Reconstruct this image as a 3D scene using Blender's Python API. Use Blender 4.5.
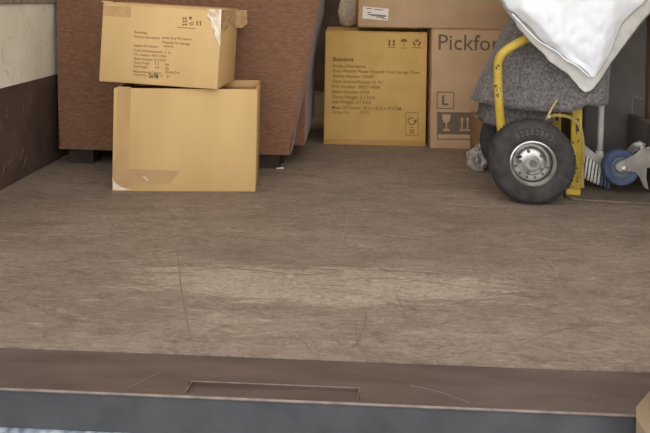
import bpy, bmesh, math, random
from mathutils import Vector, Matrix, noise as mnoise
random.seed(7)
S = bpy.context.scene
COL = S.collection
for o in list(bpy.data.objects):
    bpy.data.objects.remove(o)
PI = math.pi
rad = math.radians

# ------------------------------------------------------------------ camera, sky, exposure
CAM_H, YAW, ROLL, F_PX, CY = 0.60, rad(2.3), rad(1.0), 650.0, 0.6
cam_d = bpy.data.cameras.new('camera')
cam = bpy.data.objects.new('camera', cam_d)
COL.objects.link(cam)
CAM_R = Matrix.Rotation(YAW, 3, 'Z') @ Matrix.Rotation(PI / 2, 3, 'X') @ Matrix.Rotation(ROLL, 3, 'Z')
cam.matrix_world = Matrix.Translation((0, 0, CAM_H)) @ CAM_R.to_4x4()
cam_d.sensor_fit = 'HORIZONTAL'
cam_d.sensor_width = 36.0
cam_d.lens = 36.0 * F_PX / 650.0
cam_d.shift_y = -(216.5 - CY) / 650.0          # the frame is the lower half of a level shot
cam_d.clip_start = 0.02
S.camera = cam

world = bpy.data.worlds.new('overcast_sky')
S.world = world
world.use_nodes = True
bg = world.node_tree.nodes['Background']
bg.inputs['Color'].default_value = (0.97, 0.98, 1.0, 1)
bg.inputs['Strength'].default_value = 1.0
S.view_settings.view_transform = 'Standard'
S.view_settings.look = 'None'
S.view_settings.gamma = 1.0
S.view_settings.use_curve_mapping = False
S.view_settings.exposure = 1.15


# ------------------------------------------------------------------ helpers
def srgb(r, g, b):
    def f(v):
        v /= 255.0
        return v / 12.92 if v <= 0.04045 else ((v + 0.055) / 1.055) ** 2.4
    return (f(r), f(g), f(b), 1.0)


def ray(px, py):
    return CAM_R @ Vector(((px - 325) / F_PX, -(py - CY) / F_PX, -1))


EYE = Vector((0, 0, CAM_H))


def atY(px, py, y):
    r = ray(px, py)
    return EYE + r * (y / r.y)


def atZ(px, py, z):
    r = ray(px, py)
    return EYE + r * ((z - CAM_H) / r.z)


def on_plane(px, py, p0, n):
    r = ray(px, py)
    return EYE + r * ((p0 - EYE).dot(n) / r.dot(n))


def mat(name, c1, c2=None, scale=20.0, rough=0.8, metal=0.0, bump=0.0, bscale=80.0, stretch=(1, 1, 1),
        bstretch=None, detail=4.0, lo=0.35, hi=0.65, spec=0.3, alpha=1.0, trans=0.0, sheen=0.0):
    m = bpy.data.materials.new(name)
    m.use_nodes = True
    nt = m.node_tree
    N, L = nt.nodes, nt.links
    b = N['Principled BSDF']
    b.inputs['Roughness'].default_value = rough
    b.inputs['Metallic'].default_value = metal
    b.inputs['Specular IOR Level'].default_value = spec
    b.inputs['Alpha'].default_value = alpha
    b.inputs['Transmission Weight'].default_value = trans
    b.inputs['Sheen Weight'].default_value = sheen
    tc = N.new('ShaderNodeTexCoord')
    mp = N.new('ShaderNodeMapping')
    mp.inputs['Scale'].default_value = stretch
    L.new(tc.outputs['Object'], mp.inputs['Vector'])
    nz = N.new('ShaderNodeTexNoise')
    nz.inputs['Scale'].default_value = scale
    nz.inputs['Detail'].default_value = detail
    L.new(mp.outputs['Vector'], nz.inputs['Vector'])
    rp = N.new('ShaderNodeValToRGB')
    rp.color_ramp.elements[0].position = lo
    rp.color_ramp.elements[1].position = hi
    rp.color_ramp.elements[0].color = c1
    rp.color_ramp.elements[1].color = c2 or c1
    L.new(nz.outputs['Fac'], rp.inputs['Fac'])
    L.new(rp.outputs['Color'], b.inputs['Base Color'])
    if bump:
        mp2 = N.new('ShaderNodeMapping')
        mp2.inputs['Scale'].default_value = bstretch or stretch
        L.new(tc.outputs['Object'], mp2.inputs['Vector'])
        n2 = N.new('ShaderNodeTexNoise')
        n2.inputs['Scale'].default_value = bscale
        n2.inputs['Detail'].default_value = 3
        L.new(mp2.outputs['Vector'], n2.inputs['Vector'])
        bp = N.new('ShaderNodeBump')
        bp.inputs['Strength'].default_value = bump
        bp.inputs['Distance'].default_value = 0.004
        L.new(n2.outputs['Fac'], bp.inputs['Height'])
        L.new(bp.outputs['Normal'], b.inputs['Normal'])
    return m


ROOT_M = {}


def root(name, label, cat, loc=(0, 0, 0), rot=(0, 0, 0), group=None):
    o = bpy.data.objects.new(name, None)
    COL.objects.link(o)
    o.empty_display_size = 0.05
    o.location = loc
    o.rotation_euler = rot
    from mathutils import Euler
    ROOT_M[o] = Matrix.Translation(loc) @ Euler(rot).to_matrix().to_4x4()
    o['label'] = label
    o['category'] = cat
    if group:
        o['group'] = group
    return o


def mesh(name, bm, m, parent=None, frame=None, smooth=False, label=None):
    """one mesh object; frame = root whose local frame the world-space bmesh is brought into"""
    if frame is not None:
        bm.transform(ROOT_M[frame].inverted())
    bmesh.ops.recalc_face_normals(bm, faces=bm.faces[:])
    me = bpy.data.meshes.new(name)
    bm.to_mesh(me)
    bm.free()
    me.materials.append(m)
    if smooth:
        for p in me.polygons:
            p.use_smooth = True
    o = bpy.data.objects.new(name, me)
    COL.objects.link(o)
    if parent is not None:
        o.parent = parent
    if label:
        o['label'] = label
    return o


def autosmooth(o, ang=40):
    me = o.data
    for p in me.polygons:
        p.use_smooth = True
    bm = bmesh.new()
    bm.from_mesh(me)
    for e in bm.edges:
        if len(e.link_faces) == 2 and e.calc_face_angle(0) > rad(ang):
            e.smooth = False
    bm.to_mesh(me)
    bm.free()
    return o


def structure(o):
    o['kind'] = 'structure'
    return o


def add_box(bm, x0, x1, y0, y1, z0, z1, bev=0.0, seg=2, M=None):
    r = bmesh.ops.create_cube(bm, size=1.0)
    vs = r['verts']
    for v in vs:
        v.co = Vector((x0 + (v.co.x + .5) * (x1 - x0), y0 + (v.co.y + .5) * (y1 - y0), z0 + (v.co.z + .5) * (z1 - z0)))
    if bev:
        es = list({e for v in vs for e in v.link_edges})
        rr = bmesh.ops.bevel(bm, geom=es, offset=bev, segments=seg, affect='EDGES', profile=0.5)
        vs = list({v for f in rr['faces'] for v in f.verts} | {v for v in vs if v.is_valid})
    if M is not None:
        bmesh.ops.transform(bm, matrix=M, verts=[v for v in vs if v.is_valid])
    return vs


def box(x0, x1, y0, y1, z0, z1, bev=0.0, seg=2):
    bm = bmesh.new()
    add_box(bm, x0, x1, y0, y1, z0, z1, bev, seg)
    return bm


def add_prism(bm, pts, d):
    """closed prism: polygon pts (Vectors) swept by vector d"""
    a = [bm.verts.new(p) for p in pts]
    b = [bm.verts.new(p + d) for p in pts]
    n = len(pts)
    bm.faces.new(a)
    bm.faces.new(b[::-1])
    for i in range(n):
        bm.faces.new((a[i], b[i], b[(i + 1) % n], a[(i + 1) % n]))


def px_prism(pts, y, t):
    bm = bmesh.new()
    add_prism(bm, [atY(px, py, y) for px, py in pts], Vector((0, t, 0)))
    return bm


def add_tube(bm, pts, r, n=10, flat=None):
    """tube along a polyline; r number or list; flat=(w,h) makes a rectangular bar"""
    pts = [Vector(p) for p in pts]
    rings = []
    up = None
    for i, p in enumerate(pts):
        if i == 0:
            t = pts[1] - pts[0]
        elif i == len(pts) - 1:
            t = pts[-1] - pts[-2]
        else:
            t = (pts[i + 1] - p).normalized() + (p - pts[i - 1]).normalized()
        t.normalize()
        if up is None:
            up = Vector((0, 1, 0)) if abs(t.y) < .9 else Vector((1, 0, 0))
        s = t.cross(up).normalized()
        u = s.cross(t).normalized()
        up = u
        ring = []
        rr = r[i] if isinstance(r, (list, tuple)) else r
        if flat:
            w, h = flat[0] / 2, flat[1] / 2
            for a, b in ((-w, -h), (w, -h), (w, h), (-w, h)):
                ring.append(bm.verts.new(p + s * a + u * b))
        else:
            for k in range(n):
                a = 2 * PI * k / n
                ring.append(bm.verts.new(p + s * (math.cos(a) * rr) + u * (math.sin(a) * rr)))
        rings.append(ring)
    m = len(rings[0])
    for a, b in zip(rings, rings[1:]):
        for k in range(m):
            bm.faces.new((a[k], a[(k + 1) % m], b[(k + 1) % m], b[k]))
    bm.faces.new(rings[0][::-1])
    bm.faces.new(rings[-1])


def tube(pts, r, n=10, flat=None):
    bm = bmesh.new()
    add_tube(bm, pts, r, n, flat)
    return bm


def smooth_path(pts, k=6):
    pts = [Vector(p) for p in pts]
    out = []
    for i in range(len(pts) - 1):
        p0, p1, p2, p3 = pts[max(i - 1, 0)], pts[i], pts[i + 1], pts[min(i + 2, len(pts) - 1)]
        for j in range(k):
            t = j / k
            out.append(0.5 * ((2 * p1) + (p2 - p0) * t + (2 * p0 - 5 * p1 + 4 * p2 - p3) * t * t
                              + (3 * p1 - p0 - 3 * p2 + p3) * t ** 3))
    out.append(pts[-1])
    return out


def lathe_y(prof, c, n=40):
    """profile [(radius, y)] turned about the local y axis through c; closed loop if it ends where it began"""
    bm = bmesh.new()
    c = Vector(c)
    rings = []
    for r, y in prof:
        if r < 1e-6:
            rings.append([bm.verts.new(c + Vector((0, y, 0)))])
        else:
            rings.append([bm.verts.new(c + Vector((r * math.cos(2 * PI * k / n), y, r * math.sin(2 * PI * k / n))))
                          for k in range(n)])
    for a, b in zip(rings, rings[1:]):
        for k in range(n):
            q = [a[k % len(a)], a[(k + 1) % len(a)], b[(k + 1) % len(b)], b[k % len(b)]]
            u = []
            for v in q:
                if v not in u:
                    u.append(v)
            if len(u) > 2:
                bm.faces.new(u)
    bmesh.ops.remove_doubles(bm, verts=bm.verts[:], dist=1e-6)
    return bm


def fbm(p, s=1.0):
    return mnoise.noise(Vector(p) * s)


_txt = {}


def text_mesh(body, bold=0.0):
    cu = bpy.data.curves.new('t', 'FONT')
    cu.body = body
    cu.resolution_u = 2
    cu.offset = bold
    o = bpy.data.objects.new('t', cu)
    COL.objects.link(o)
    bpy.context.view_layer.update()
    dg = bpy.context.evaluated_depsgraph_get()
    me = bpy.data.meshes.new_from_object(o.evaluated_get(dg))
    bpy.data.objects.remove(o)
    bpy.data.curves.remove(cu)
    return me


class Face:
    """a flat printed face: world point p0, outward normal n, right u, up v"""

    def __init__(self, p0, u, v):
        self.p0, self.u, self.v = p0, u.normalized(), v.normalized()
        self.n = self.u.cross(self.v).normalized()
        if (EYE - p0).dot(self.n) < 0:
            self.n = -self.n

    def pt(self, px, py, lift=0.0006):
        return on_plane(px, py, self.p0 + self.n * lift, self.n)

    def text(self, bm, body, x0, x1, y, h, bold=0.01):
        """text whose baseline starts at pixel (x0,y) and ends at pixel x1; h = cap height in pixels"""
        me = text_mesh(body, bold)
        xs = [v.co.x for v in me.vertices]
        if not xs:
            return
        a, w = min(xs), max(xs) - min(xs)
        A, B = self.pt(x0, y), self.pt(x1, y)
        W = (B - A).dot(self.u)
        H = (self.pt(x0, y - h) - A).dot(self.v)
        sx, sy = W / w, H / 0.69
        tmp = bmesh.new()
        tmp.from_mesh(me)
        for v in tmp.verts:
            v.co = A + self.u * ((v.co.x - a) * sx) + self.v * (v.co.y * sy)
        t2 = bpy.data.meshes.new('tmp')
        tmp.to_mesh(t2)
        tmp.free()
        bm.from_mesh(t2)
        bpy.data.meshes.remove(t2)
        bpy.data.meshes.remove(me)

    def poly(self, bm, pts, lift=0.0006, th=0.0):
        vs = [self.pt(px, py, lift) for px, py in pts]
        if th:
            add_prism(bm, vs, self.n * th)
        else:
            bm.faces.new([bm.verts.new(v) for v in vs])

    def line(self, bm, a, b, w, lift=0.0006):
        ax, ay = a
        bx, by = b
        L = math.hypot(bx - ax, by - ay)
        nx, ny = -(by - ay) / L * w / 2, (bx - ax) / L * w / 2
        self.poly(bm, [(ax + nx, ay + ny), (bx + nx, by + ny), (bx - nx, by - ny), (ax - nx, ay - ny)], lift)


# ------------------------------------------------------------------ materials
CARD = mat('cardboard', srgb(208, 172, 116), srgb(218, 182, 128), 9, 0.85, bump=0.08, bscale=60, stretch=(1, 1, .25))
CARD_L = mat('cardboard_plain', srgb(196, 162, 108), srgb(206, 172, 118), 9, 0.85, bump=0.08, bscale=60, stretch=(1, 1, .25))
CARD_Y = mat('cardboard_golden', srgb(200, 161, 94), srgb(210, 171, 104), 9, 0.85, bump=0.06, bscale=60)
CARD_B = mat('cardboard_brown', srgb(190, 156, 120), srgb(200, 166, 130), 9, 0.85, bump=0.06, bscale=60)
CARD_D = mat('cardboard_dark', srgb(140, 108, 82), srgb(150, 118, 90), 9, 0.85)
CARD_IN = mat('cardboard_inside', srgb(170, 130, 88), srgb(182, 142, 100), 9, 0.9)
TAPE = mat('packing_tape_tan', srgb(176, 140, 96), srgb(186, 150, 106), 14, 0.35, bump=0.12, bscale=40, spec=0.5)
TAPE_CLEAR = mat('packing_tape_clear', srgb(208, 178, 136), srgb(240, 226, 200), 60, 0.18, bump=0.6, bscale=70,
                 spec=0.9, stretch=(1, 1, .35))
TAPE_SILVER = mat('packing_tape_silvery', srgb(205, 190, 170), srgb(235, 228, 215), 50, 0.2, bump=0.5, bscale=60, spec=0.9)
INK = mat('print_ink_brown', srgb(124, 92, 52), srgb(134, 102, 60), 30, 0.9)
INK_F = mat('print_ink_faint', srgb(140, 104, 66), srgb(154, 118, 78), 60, 0.9)
INK_D = mat('print_ink_dark', srgb(58, 48, 40), None, 30, 0.9)
INK_G = mat('print_ink_grey', srgb(112, 96, 80), srgb(120, 104, 88), 30, 0.9)
PAPER = mat('paper_label', srgb(232, 222, 206), srgb(240, 232, 218), 30, 0.7)
FABRIC = mat('armchair_weave', srgb(112, 81, 61), srgb(138, 102, 80), 130, 0.95, bump=0.35, bscale=260,
             stretch=(.35, .35, 1.6), lo=.3, hi=.7, spec=0.1, sheen=0.2)
DARKWOOD = mat('dark_wood', srgb(52, 40, 34), srgb(64, 50, 42), 20, 0.6)
WHITE_PANEL = mat('scuffed_white_panel', srgb(222, 213, 192), srgb(236, 228, 208), 7, 0.55, bump=0.05, bscale=30)
BROWN_PANEL = mat('brown_kick_panel', srgb(76, 60, 52), srgb(94, 76, 66), 9, 0.6, bump=0.15, bscale=40)
RAIL = mat('grey_wood_rail', srgb(120, 108, 94), srgb(150, 138, 122), 60, 0.8, bump=0.3, bscale=120, stretch=(1, 1, .3))
SHELL = mat('truck_lining', srgb(186, 176, 158), srgb(196, 186, 168), 6, 0.7)
STEEL_B = mat('brown_painted_steel', srgb(77, 64, 58), srgb(92, 78, 71), 14, 0.45, bump=0.15, bscale=50, spec=0.4,
              stretch=(.4, 2, 1))
STEEL_G = mat('blue_grey_steel', srgb(53, 53, 55), srgb(68, 68, 70), 12, 0.5, bump=0.15, bscale=60, spec=0.4)
STEEL_L = mat('worn_bright_steel', srgb(112, 100, 92), srgb(134, 122, 114), 40, 0.45, metal=0.2)
TAN = mat('tan_paint', srgb(134, 116, 94), srgb(148, 130, 106), 10, 0.6)
CREAM = mat('cream_paint', srgb(168, 150, 126), srgb(178, 160, 136), 10, 0.6)
ASPHALT = mat('asphalt', srgb(110, 108, 106), srgb(134, 132, 128), 60, 0.9, bump=0.3)
YELLOW = mat('yellow_paint', srgb(188, 158, 56), srgb(206, 176, 78), 25, 0.45, bump=0.1, bscale=60, lo=.3, hi=.6)
WORN = mat('worn_bare_metal', srgb(72, 58, 44), srgb(96, 80, 62), 60, 0.7)
RUBBER = mat('black_rubber', srgb(54, 51, 49), srgb(70, 66, 64), 40, 0.85, bump=0.15, bscale=120)
RUBBER_D = mat('black_rubber_far', srgb(56, 54, 53), srgb(66, 64, 63), 40, 0.85)
ZINC = mat('zinc_steel', srgb(178, 176, 170), srgb(206, 204, 198), 30, 0.28, metal=0.85, bump=0.05)
ZINC_D = mat('dark_zinc', srgb(104, 100, 96), srgb(122, 118, 112), 30, 0.4, metal=0.6)
BLUE = mat('blue_rubber', srgb(62, 73, 97), srgb(74, 86, 110), 30, 0.5)
GREYHUB = mat('grey_plastic', srgb(88, 96, 104), srgb(100, 108, 116), 30, 0.5)
PLATE = mat('dirty_toe_plate', srgb(92, 82, 72), srgb(112, 100, 88), 20, 0.6, bump=0.1)
POLE = mat('pale_grey_plastic', srgb(178, 174, 166), srgb(188, 184, 176), 20, 0.5)
BRISTLE = mat('pale_bristle', srgb(214, 208, 200), srgb(226, 220, 212), 60, 0.7)
BRISTLE_B = mat('blue_bristle', srgb(84, 95, 120), srgb(96, 108, 134), 60, 0.7)
DARK = mat('hazed_charcoal_plastic', srgb(90, 84, 80), srgb(100, 93, 89), 12, 0.7)  # dark plastic raised to a lighter grey, lens haze put into the colour
DARK_L = mat('charcoal_plastic_rim', srgb(130, 122, 114), None, 12, 0.7)
WEB = mat('yellow_webbing', srgb(146, 124, 66), srgb(168, 146, 84), 90, 0.8, bump=0.2)
PLASTIC = mat('crumpled_plastic', srgb(136, 128, 122), srgb(168, 160, 152), 30, 0.25, spec=0.7, bump=0.4, bscale=50)
SACK = mat('speckled_pale_cloth', srgb(196, 184, 166), srgb(226, 216, 200), 90, 0.9, bump=0.4, bscale=120)
WOOD = mat('hazed_charcoal_deck', srgb(82, 76, 72), srgb(94, 87, 82), 16, 0.8)  # deck tone lifted as well, glare veil carried in the colour


def blanket_mat():
    m = mat('grey_moving_blanket', srgb(92, 88, 86), srgb(134, 129, 126), 120, 0.95, bump=0.8, bscale=90, lo=.35, hi=.68, sheen=0.2,
            spec=0.1)
    return m


BLANKET = blanket_mat()
DUVET = mat('white_duvet_cotton', srgb(246, 248, 252), srgb(250, 251, 253), 12, 0.9, bump=0.45, bscale=22, stretch=(1, 1, .4),
            sheen=0.1, spec=0.1)
DUVET_SHADED = mat('shaded_duvet_cotton', srgb(206, 203, 196), srgb(222, 219, 212), 26, 0.9, bump=0.5, bscale=40, spec=0.1)  # white cotton greyed, shade under the edge flap put into its colour


def floor_mat():
    m = bpy.data.materials.new('worn_plywood_floor')
    m.use_nodes = True
    nt = m.node_tree
    N, L = nt.nodes, nt.links
    b = N['Principled BSDF']
    b.inputs['Roughness'].default_value = 0.75
    b.inputs['Specular IOR Level'].default_value = 0.25
    tc = N.new('ShaderNodeTexCoord')

    def mapping(sc, loc=(0, 0, 0)):
        mp = N.new('ShaderNodeMapping')
        mp.inputs['Scale'].default_value = sc
        mp.inputs['Location'].default_value = loc
        L.new(tc.outputs['Object'], mp.inputs['Vector'])
        return mp.outputs['Vector']

    def noise(vec, scale, detail=6, dist=0.0, rough=0.6):
        n = N.new('ShaderNodeTexNoise')
        n.inputs['Scale'].default_value = scale
        n.inputs['Detail'].default_value = detail
        n.inputs['Distortion'].default_value = dist
        n.inputs['Roughness'].default_value = rough
        L.new(vec, n.inputs['Vector'])
        return n.outputs['Fac']

    def ramp(fac, a, ca, c, cb):
        r = N.new('ShaderNodeValToRGB')
        r.color_ramp.elements[0].position = a
        r.color_ramp.elements[1].position = c
        r.color_ramp.elements[0].color = ca
        r.color_ramp.elements[1].color = cb
        L.new(fac, r.inputs['Fac'])
        return r.outputs['Color']

    def mix(f, a, c, mode='MIX'):
        x = N.new('ShaderNodeMix')
        x.data_type = 'RGBA'
        x.blend_type = mode
        if isinstance(f, float):
            x.inputs[0].default_value = f
        else:
            L.new(f, x.inputs[0])
        for s, v in ((6, a), (7, c)):
            if isinstance(v, tuple):
                x.inputs[s].default_value = v
            else:
                L.new(v, x.inputs[s])
        return x.outputs[2]

    W, K = (1, 1, 1, 1), (0, 0, 0, 1)
    # broad mottling along the boards, finer grain streaks
    broad = noise(mapping((1.0, 2.6, 1)), 2.2, 8, 0.6)
    col = ramp(broad, 0.30, srgb(126, 111, 99), 0.70, srgb(154, 138, 124))
    grain = noise(mapping((3, 26, 1)), 5, 8, 0.8, 0.7)
    col = mix(ramp(grain, 0.45, K, 0.75, (.55, .55, .55, 1)), col, srgb(118, 101, 88))
    # scuffed dark flakes
    fl = noise(mapping((2.2, 5.5, 1), (3.1, 0.4, 0)), 6, 10, 1.2, 0.72)
    col = mix(ramp(fl, 0.53, K, 0.63, (.65, .65, .65, 1)), col, srgb(104, 88, 75))
    # pale bare-wood wear: an elongated ragged patch, and lighter wear scattered elsewhere
    sx = N.new('ShaderNodeSeparateXYZ')
    L.new(tc.outputs['Object'], sx.inputs[0])

    def math_(op, a, c):
        x = N.new('ShaderNodeMath')
        x.operation = op
        for i, v in enumerate((a, c)):
            if isinstance(v, (int, float)):
                x.inputs[i].default_value = v
            else:
                L.new(v, x.inputs[i])
        return x.outputs[0]

    ex = math_('POWER', math_('ABSOLUTE', math_('DIVIDE', math_('ADD', sx.outputs['X'], 0.05), 0.46), 0), 2.0)
    ex = math_('MULTIPLY', math_('DIVIDE', math_('ADD', sx.outputs['X'], 0.05), 0.47),
               math_('DIVIDE', math_('ADD', sx.outputs['X'], 0.05), 0.47))
    ey = math_('MULTIPLY', math_('DIVIDE', math_('SUBTRACT', sx.outputs['Y'], 1.375), 0.105),
               math_('DIVIDE', math_('SUBTRACT', sx.outputs['Y'], 1.375), 0.105))
    inside = math_('SUBTRACT', 1.0, math_('ADD', ex, ey))
    ragged = noise(mapping((2.0, 9.0, 1), (1.7, 2.2, 0)), 4.5, 10, 0.9, 0.7)
    patch = math_('ADD', math_('MULTIPLY', inside, 0.62), math_('MULTIPLY', math_('SUBTRACT', ragged, 0.5), 2.0))
    wear = ramp(patch, 0.10, K, 0.34, (.75, .75, .75, 1))
    col = mix(wear, col, srgb(176, 163, 145))
    sc2 = noise(mapping((1.6, 7, 1), (7.7, 5.2, 0)), 5, 10, 1.0, 0.75)
    col = mix(ramp(sc2, 0.54, K, 0.66, (.55, .55, .55, 1)), col, srgb(176, 162, 145))
    # thin dark veins where the surface ply has lifted
    for vs, vo, vscale, vw, va in (((1.2, 4.0, 1), (2.3, 8.1, 0), 4.0, .016, .6), ((1.6, 3.2, 1), (5.5, 1.3, 0), 6.0, .018, .5), ((1, 1.7, 1), (9.5, 4.4, 0), 13, .040, .35)):
        vn = noise(mapping(vs, vo), vscale, 9, 1.0, 0.7)
        vein = math_('ABSOLUTE', math_('SUBTRACT', vn, .5), 0)
        gate = noise(mapping((1, 1.6, 1), (vo[1], vo[0], 0)), 3.5, 3)
        va_ = ramp(vein, 0.0, (va, va, va, 1), vw, K)
        va_ = mix(ramp(gate, .40, K, .55, W), K, va_)
        col = mix(va_, col, srgb(82, 68, 57))
    speck = noise(mapping((1, 1.6, 1)), 70, 4, 0, 0.7)
    col = mix(ramp(speck, 0.35, (.5, .5, .5, 1), 0.6, K), col, srgb(110, 95, 82))
    L.new(col, b.inputs['Base Color'])
    bp = N.new('ShaderNodeBump')
    bp.inputs['Strength'].default_value = 0.5
    bp.inputs['Distance'].default_value = 0.004
    L.new(fl, bp.inputs['Height'])
    L.new(bp.outputs['Normal'], b.inputs['Normal'])
    return m


FLOOR = floor_mat()

# ------------------------------------------------------------------ the setting: truck body
WL, WR, YT, YB, ZC = -1.066, 1.27, 1.087, 4.3, 2.1
floor = structure(mesh('floor', box(WL - .04, WR + .04, YT, YB + .04, -.03, 0), FLOOR))
wall = structure(mesh('wall_left', box(WL - .045, WL - .012, 1.0, YB, -.03, ZC), SHELL))
kick = mesh('kick_panel', box(WL - .012, WL + .002, 1.05, YB - .01, .001, .312, .001), BROWN_PANEL, wall)
wp = mesh('upper_panel', box(WL - .012, WL, 1.05, YB - .01, .314, .573, .001), WHITE_PANEL, wall)
bm = box(WL - .012, WL + .008, 1.05, YB - .01, .574, .70, .001)
for i in range(40):
    y = 1.08 + i * .08
    add_box(bm, WL + .008, WL + .011, y, y + .03, .576, .698)
mesh('load_rail', bm, RAIL, wall)
mesh('upper_lining', box(WL - .012, WL - .002, 1.05, YB - .01, .702, ZC - .01), SHELL, wall)
structure(mesh('wall_right', box(WR, WR + .04, 1.0, YB, 0.0, ZC), SHELL))
structure(mesh('wall_back', box(WL - .04, WR + .04, YB, YB + .04, 0.0, ZC), BROWN_PANEL))
ROOF = bpy.data.materials.new('translucent_grp_roof')      # light-transmitting fibreglass roof skin
ROOF.use_nodes = True
_n, _l = ROOF.node_tree.nodes, ROOF.node_tree.links
_t, _d, _x = _n.new('ShaderNodeBsdfTranslucent'), _n.new('ShaderNodeBsdfDiffuse'), _n.new('ShaderNodeMixShader')
_t.inputs['Color'].default_value = (0.86, 0.70, 0.48, 1)
_d.inputs['Color'].default_value = (0.80, 0.72, 0.58, 1)
_x.inputs[0].default_value = 0.33
_l.new(_d.outputs[0], _x.inputs[1])
_l.new(_t.outputs[0], _x.inputs[2])
_l.new(_x.outputs[0], _n['Material Output'].inputs['Surface'])
bm = bmesh.new()
bm.faces.new([bm.verts.new(p) for p in ((WL - .04, .98, ZC), (WR + .04, .98, ZC), (WR + .04, YB + .04, ZC), (WL - .04, YB + .04, ZC))])
structure(mesh('ceiling', bm, ROOF))
structure(mesh('ground', box(-9, 9, -9, 9, -1.0, -.95), ASPHALT))

# scratches gouged on the left wall
bm = bmesh.new()
for i in range(34):
    y, z = random.uniform(1.9, 2.4), random.uniform(.33, .56)
    a, l = random.uniform(-1.2, 1.2), random.uniform(.01, .035)
    p = [Vector((WL + .0006, y + l * (t - .5) * math.cos(a), z + l * (t - .5) * math.sin(a) + .006 * math.sin(t * 3)))
         for t in (0, .33, .66, 1)]
    add_tube(bm, p, .0006, 4)
sc = mesh('panel_scratches', bm, mat('scratch_brown', srgb(172, 160, 142)), wall)
sc['kind'] = 'stuff'
bm = bmesh.new()
for i in range(26):
    y, z = random.uniform(1.9, 2.45), random.uniform(.02, .28)
    a, l = random.uniform(-1.4, 1.4), random.uniform(.008, .04)
    p = [Vector((WL + .0024, y + l * (t - .5) * math.cos(a), z + l * (t - .5) * math.sin(a) + .006 * math.sin(t * 3)))
         for t in (0, .33, .66, 1)]
    add_tube(bm, p, .0007, 4)
sc = mesh('kick_panel_scratches', bm, mat('scratch_pale', srgb(116, 96, 84)), wall)
sc['kind'] = 'stuff'

# tail threshold: brown steel sill with a recessed slot, bright lip and blue-grey rear face
YS, YE = 0.977, YT
tr = bpy.data.objects.new('trim_1', None)
COL.objects.link(tr)
tr.location = (0, 1.03, 0)
ROOT_M[tr] = Matrix.Translation((0, 1.03, 0))
structure(tr)
tr['label'] = 'brown painted steel tail sill with recessed slot and blue-grey rear face'
tr['category'] = 'door sill'
SX0, SX1, SY0, SY1 = -.243, .023, .984, 1.012
TL, TR = WL - .04, WR + .04
bm = bmesh.new()
for a in ((TL, SX0, YS, YE), (SX1, TR, YS, YE), (SX0, SX1, SY1, YE), (SX0, SX1, YS, SY0)):
    add_box(bm, a[0], a[1], a[2], a[3], -.028, -.002)
add_box(bm, SX0 + .0001, SX1 - .0001, SY0 + .0001, SY1 - .0001, -.028, -.007)
mesh('sill_plate', bm, STEEL_B, tr, tr)
bm = bmesh.new()
for p in ([(SX0, SY0), (SX0 + .004, SY1), (SX1, SY1), (SX1 - .003, SY0)],):
    q = [Vector((x, y, -.0012)) for x, y in p] 
    add_tube(bm, q, .0011, 5)
mesh('slot_rim', bm, STEEL_L, tr, tr)
bm = bmesh.new()
add_tube(bm, [(TL, YS - .001, -.004), (TR, YS - .001, -.004)], .0024, 8)
mesh('worn_lip', bm, STEEL_L, tr, tr, smooth=True)
bm = bmesh.new()
add_prism(bm, [Vector((TL, YS, -.006)), Vector((TL, YS - .012, -.055)), Vector((TL, YS + .03, -.055)), Vector((TL, YS + .03, -.03)),
               Vector((TL, YS + .004, -.029))], Vector((TR - TL, 0, 0)))
mesh('rear_face', bm, STEEL_G, tr, tr)
bm = bmesh.new()
add_tube(bm, [(TL, YS - .014, -.060), (TR, YS - .014, -.060)], .006, 8)
mesh('bumper_bead', bm, mat('worn_blue_steel', srgb(84, 94, 106), srgb(150, 156, 162), 60, .5), tr, tr, smooth=True)
bm = bmesh.new()
add_box(bm, TL, TR, YS - .30, YS - .02, -.11, -.08)
mesh('step_plate', bm, mat('grey_step', srgb(100, 103, 106), srgb(114, 116, 118), 20, .6), tr, tr)

# tan corner post at the right end of the sill
t2 = bpy.data.objects.new('trim_2', None)
COL.objects.link(t2)
t2.location = (.5, 1.0, -.2)
ROOT_M[t2] = Matrix.Translation((.5, 1.0, -.2))
structure(t2)
t2['label'] = 'short tan steel stop with a gusset at the right end of the tail sill'
t2['category'] = 'stop'
bm = bmesh.new()
add_prism(bm, [Vector((.4245, .962, -.2)), Vector((.436, .990, -.2)), Vector((.474, 1.031, -.2)), Vector((.52, 1.06, -.2)), Vector((.52, .90, -.2)), Vector((.424, .90, -.2))], Vector((0, 0, .2008)))
mesh('gusset', bm, TAN, t2, t2)
mesh('stop_block', box(.4570, .58, .90, .990, -.19, .10, .004), CREAM, t2, t2)

# gouges and cracks in the plywood
SCR = mat('gouge_dark', srgb(108, 92, 80), srgb(120, 104, 92), 40)
SCR_L = mat('gouge_pale', srgb(148, 132, 116), srgb(158, 142, 126), 40)


def gouges(name, lines, w, m):
    bm = bmesh.new()
    for ln in lines:
        pts = smooth_path([atZ(px, py, 0.0) for px, py in ln], 4)
        n = len(pts)
        L, Rr = [], []
        for i, p in enumerate(pts):
            t = (pts[min(i + 1, n - 1)] - pts[max(i - 1, 0)]).normalized()
            s = Vector((-t.y, t.x, 0)) * w * (0.25 + math.sin(PI * (i + .3) / n)) * random.uniform(.6, 1.2)
            q = p + Vector((random.uniform(-1, 1), random.uniform(-1, 1), 0)) * w * .5
            L.append(bm.verts.new(q + s + Vector((0, 0, .0004))))
            Rr.append(bm.verts.new(q - s + Vector((0, 0, .0004))))
        for i in range(n - 1):
            bm.faces.new((L[i], L[i + 1], Rr[i + 1], Rr[i]))
    o = mesh(name, bm, m, floor)
    o['kind'] = 'stuff'
    return o


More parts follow.
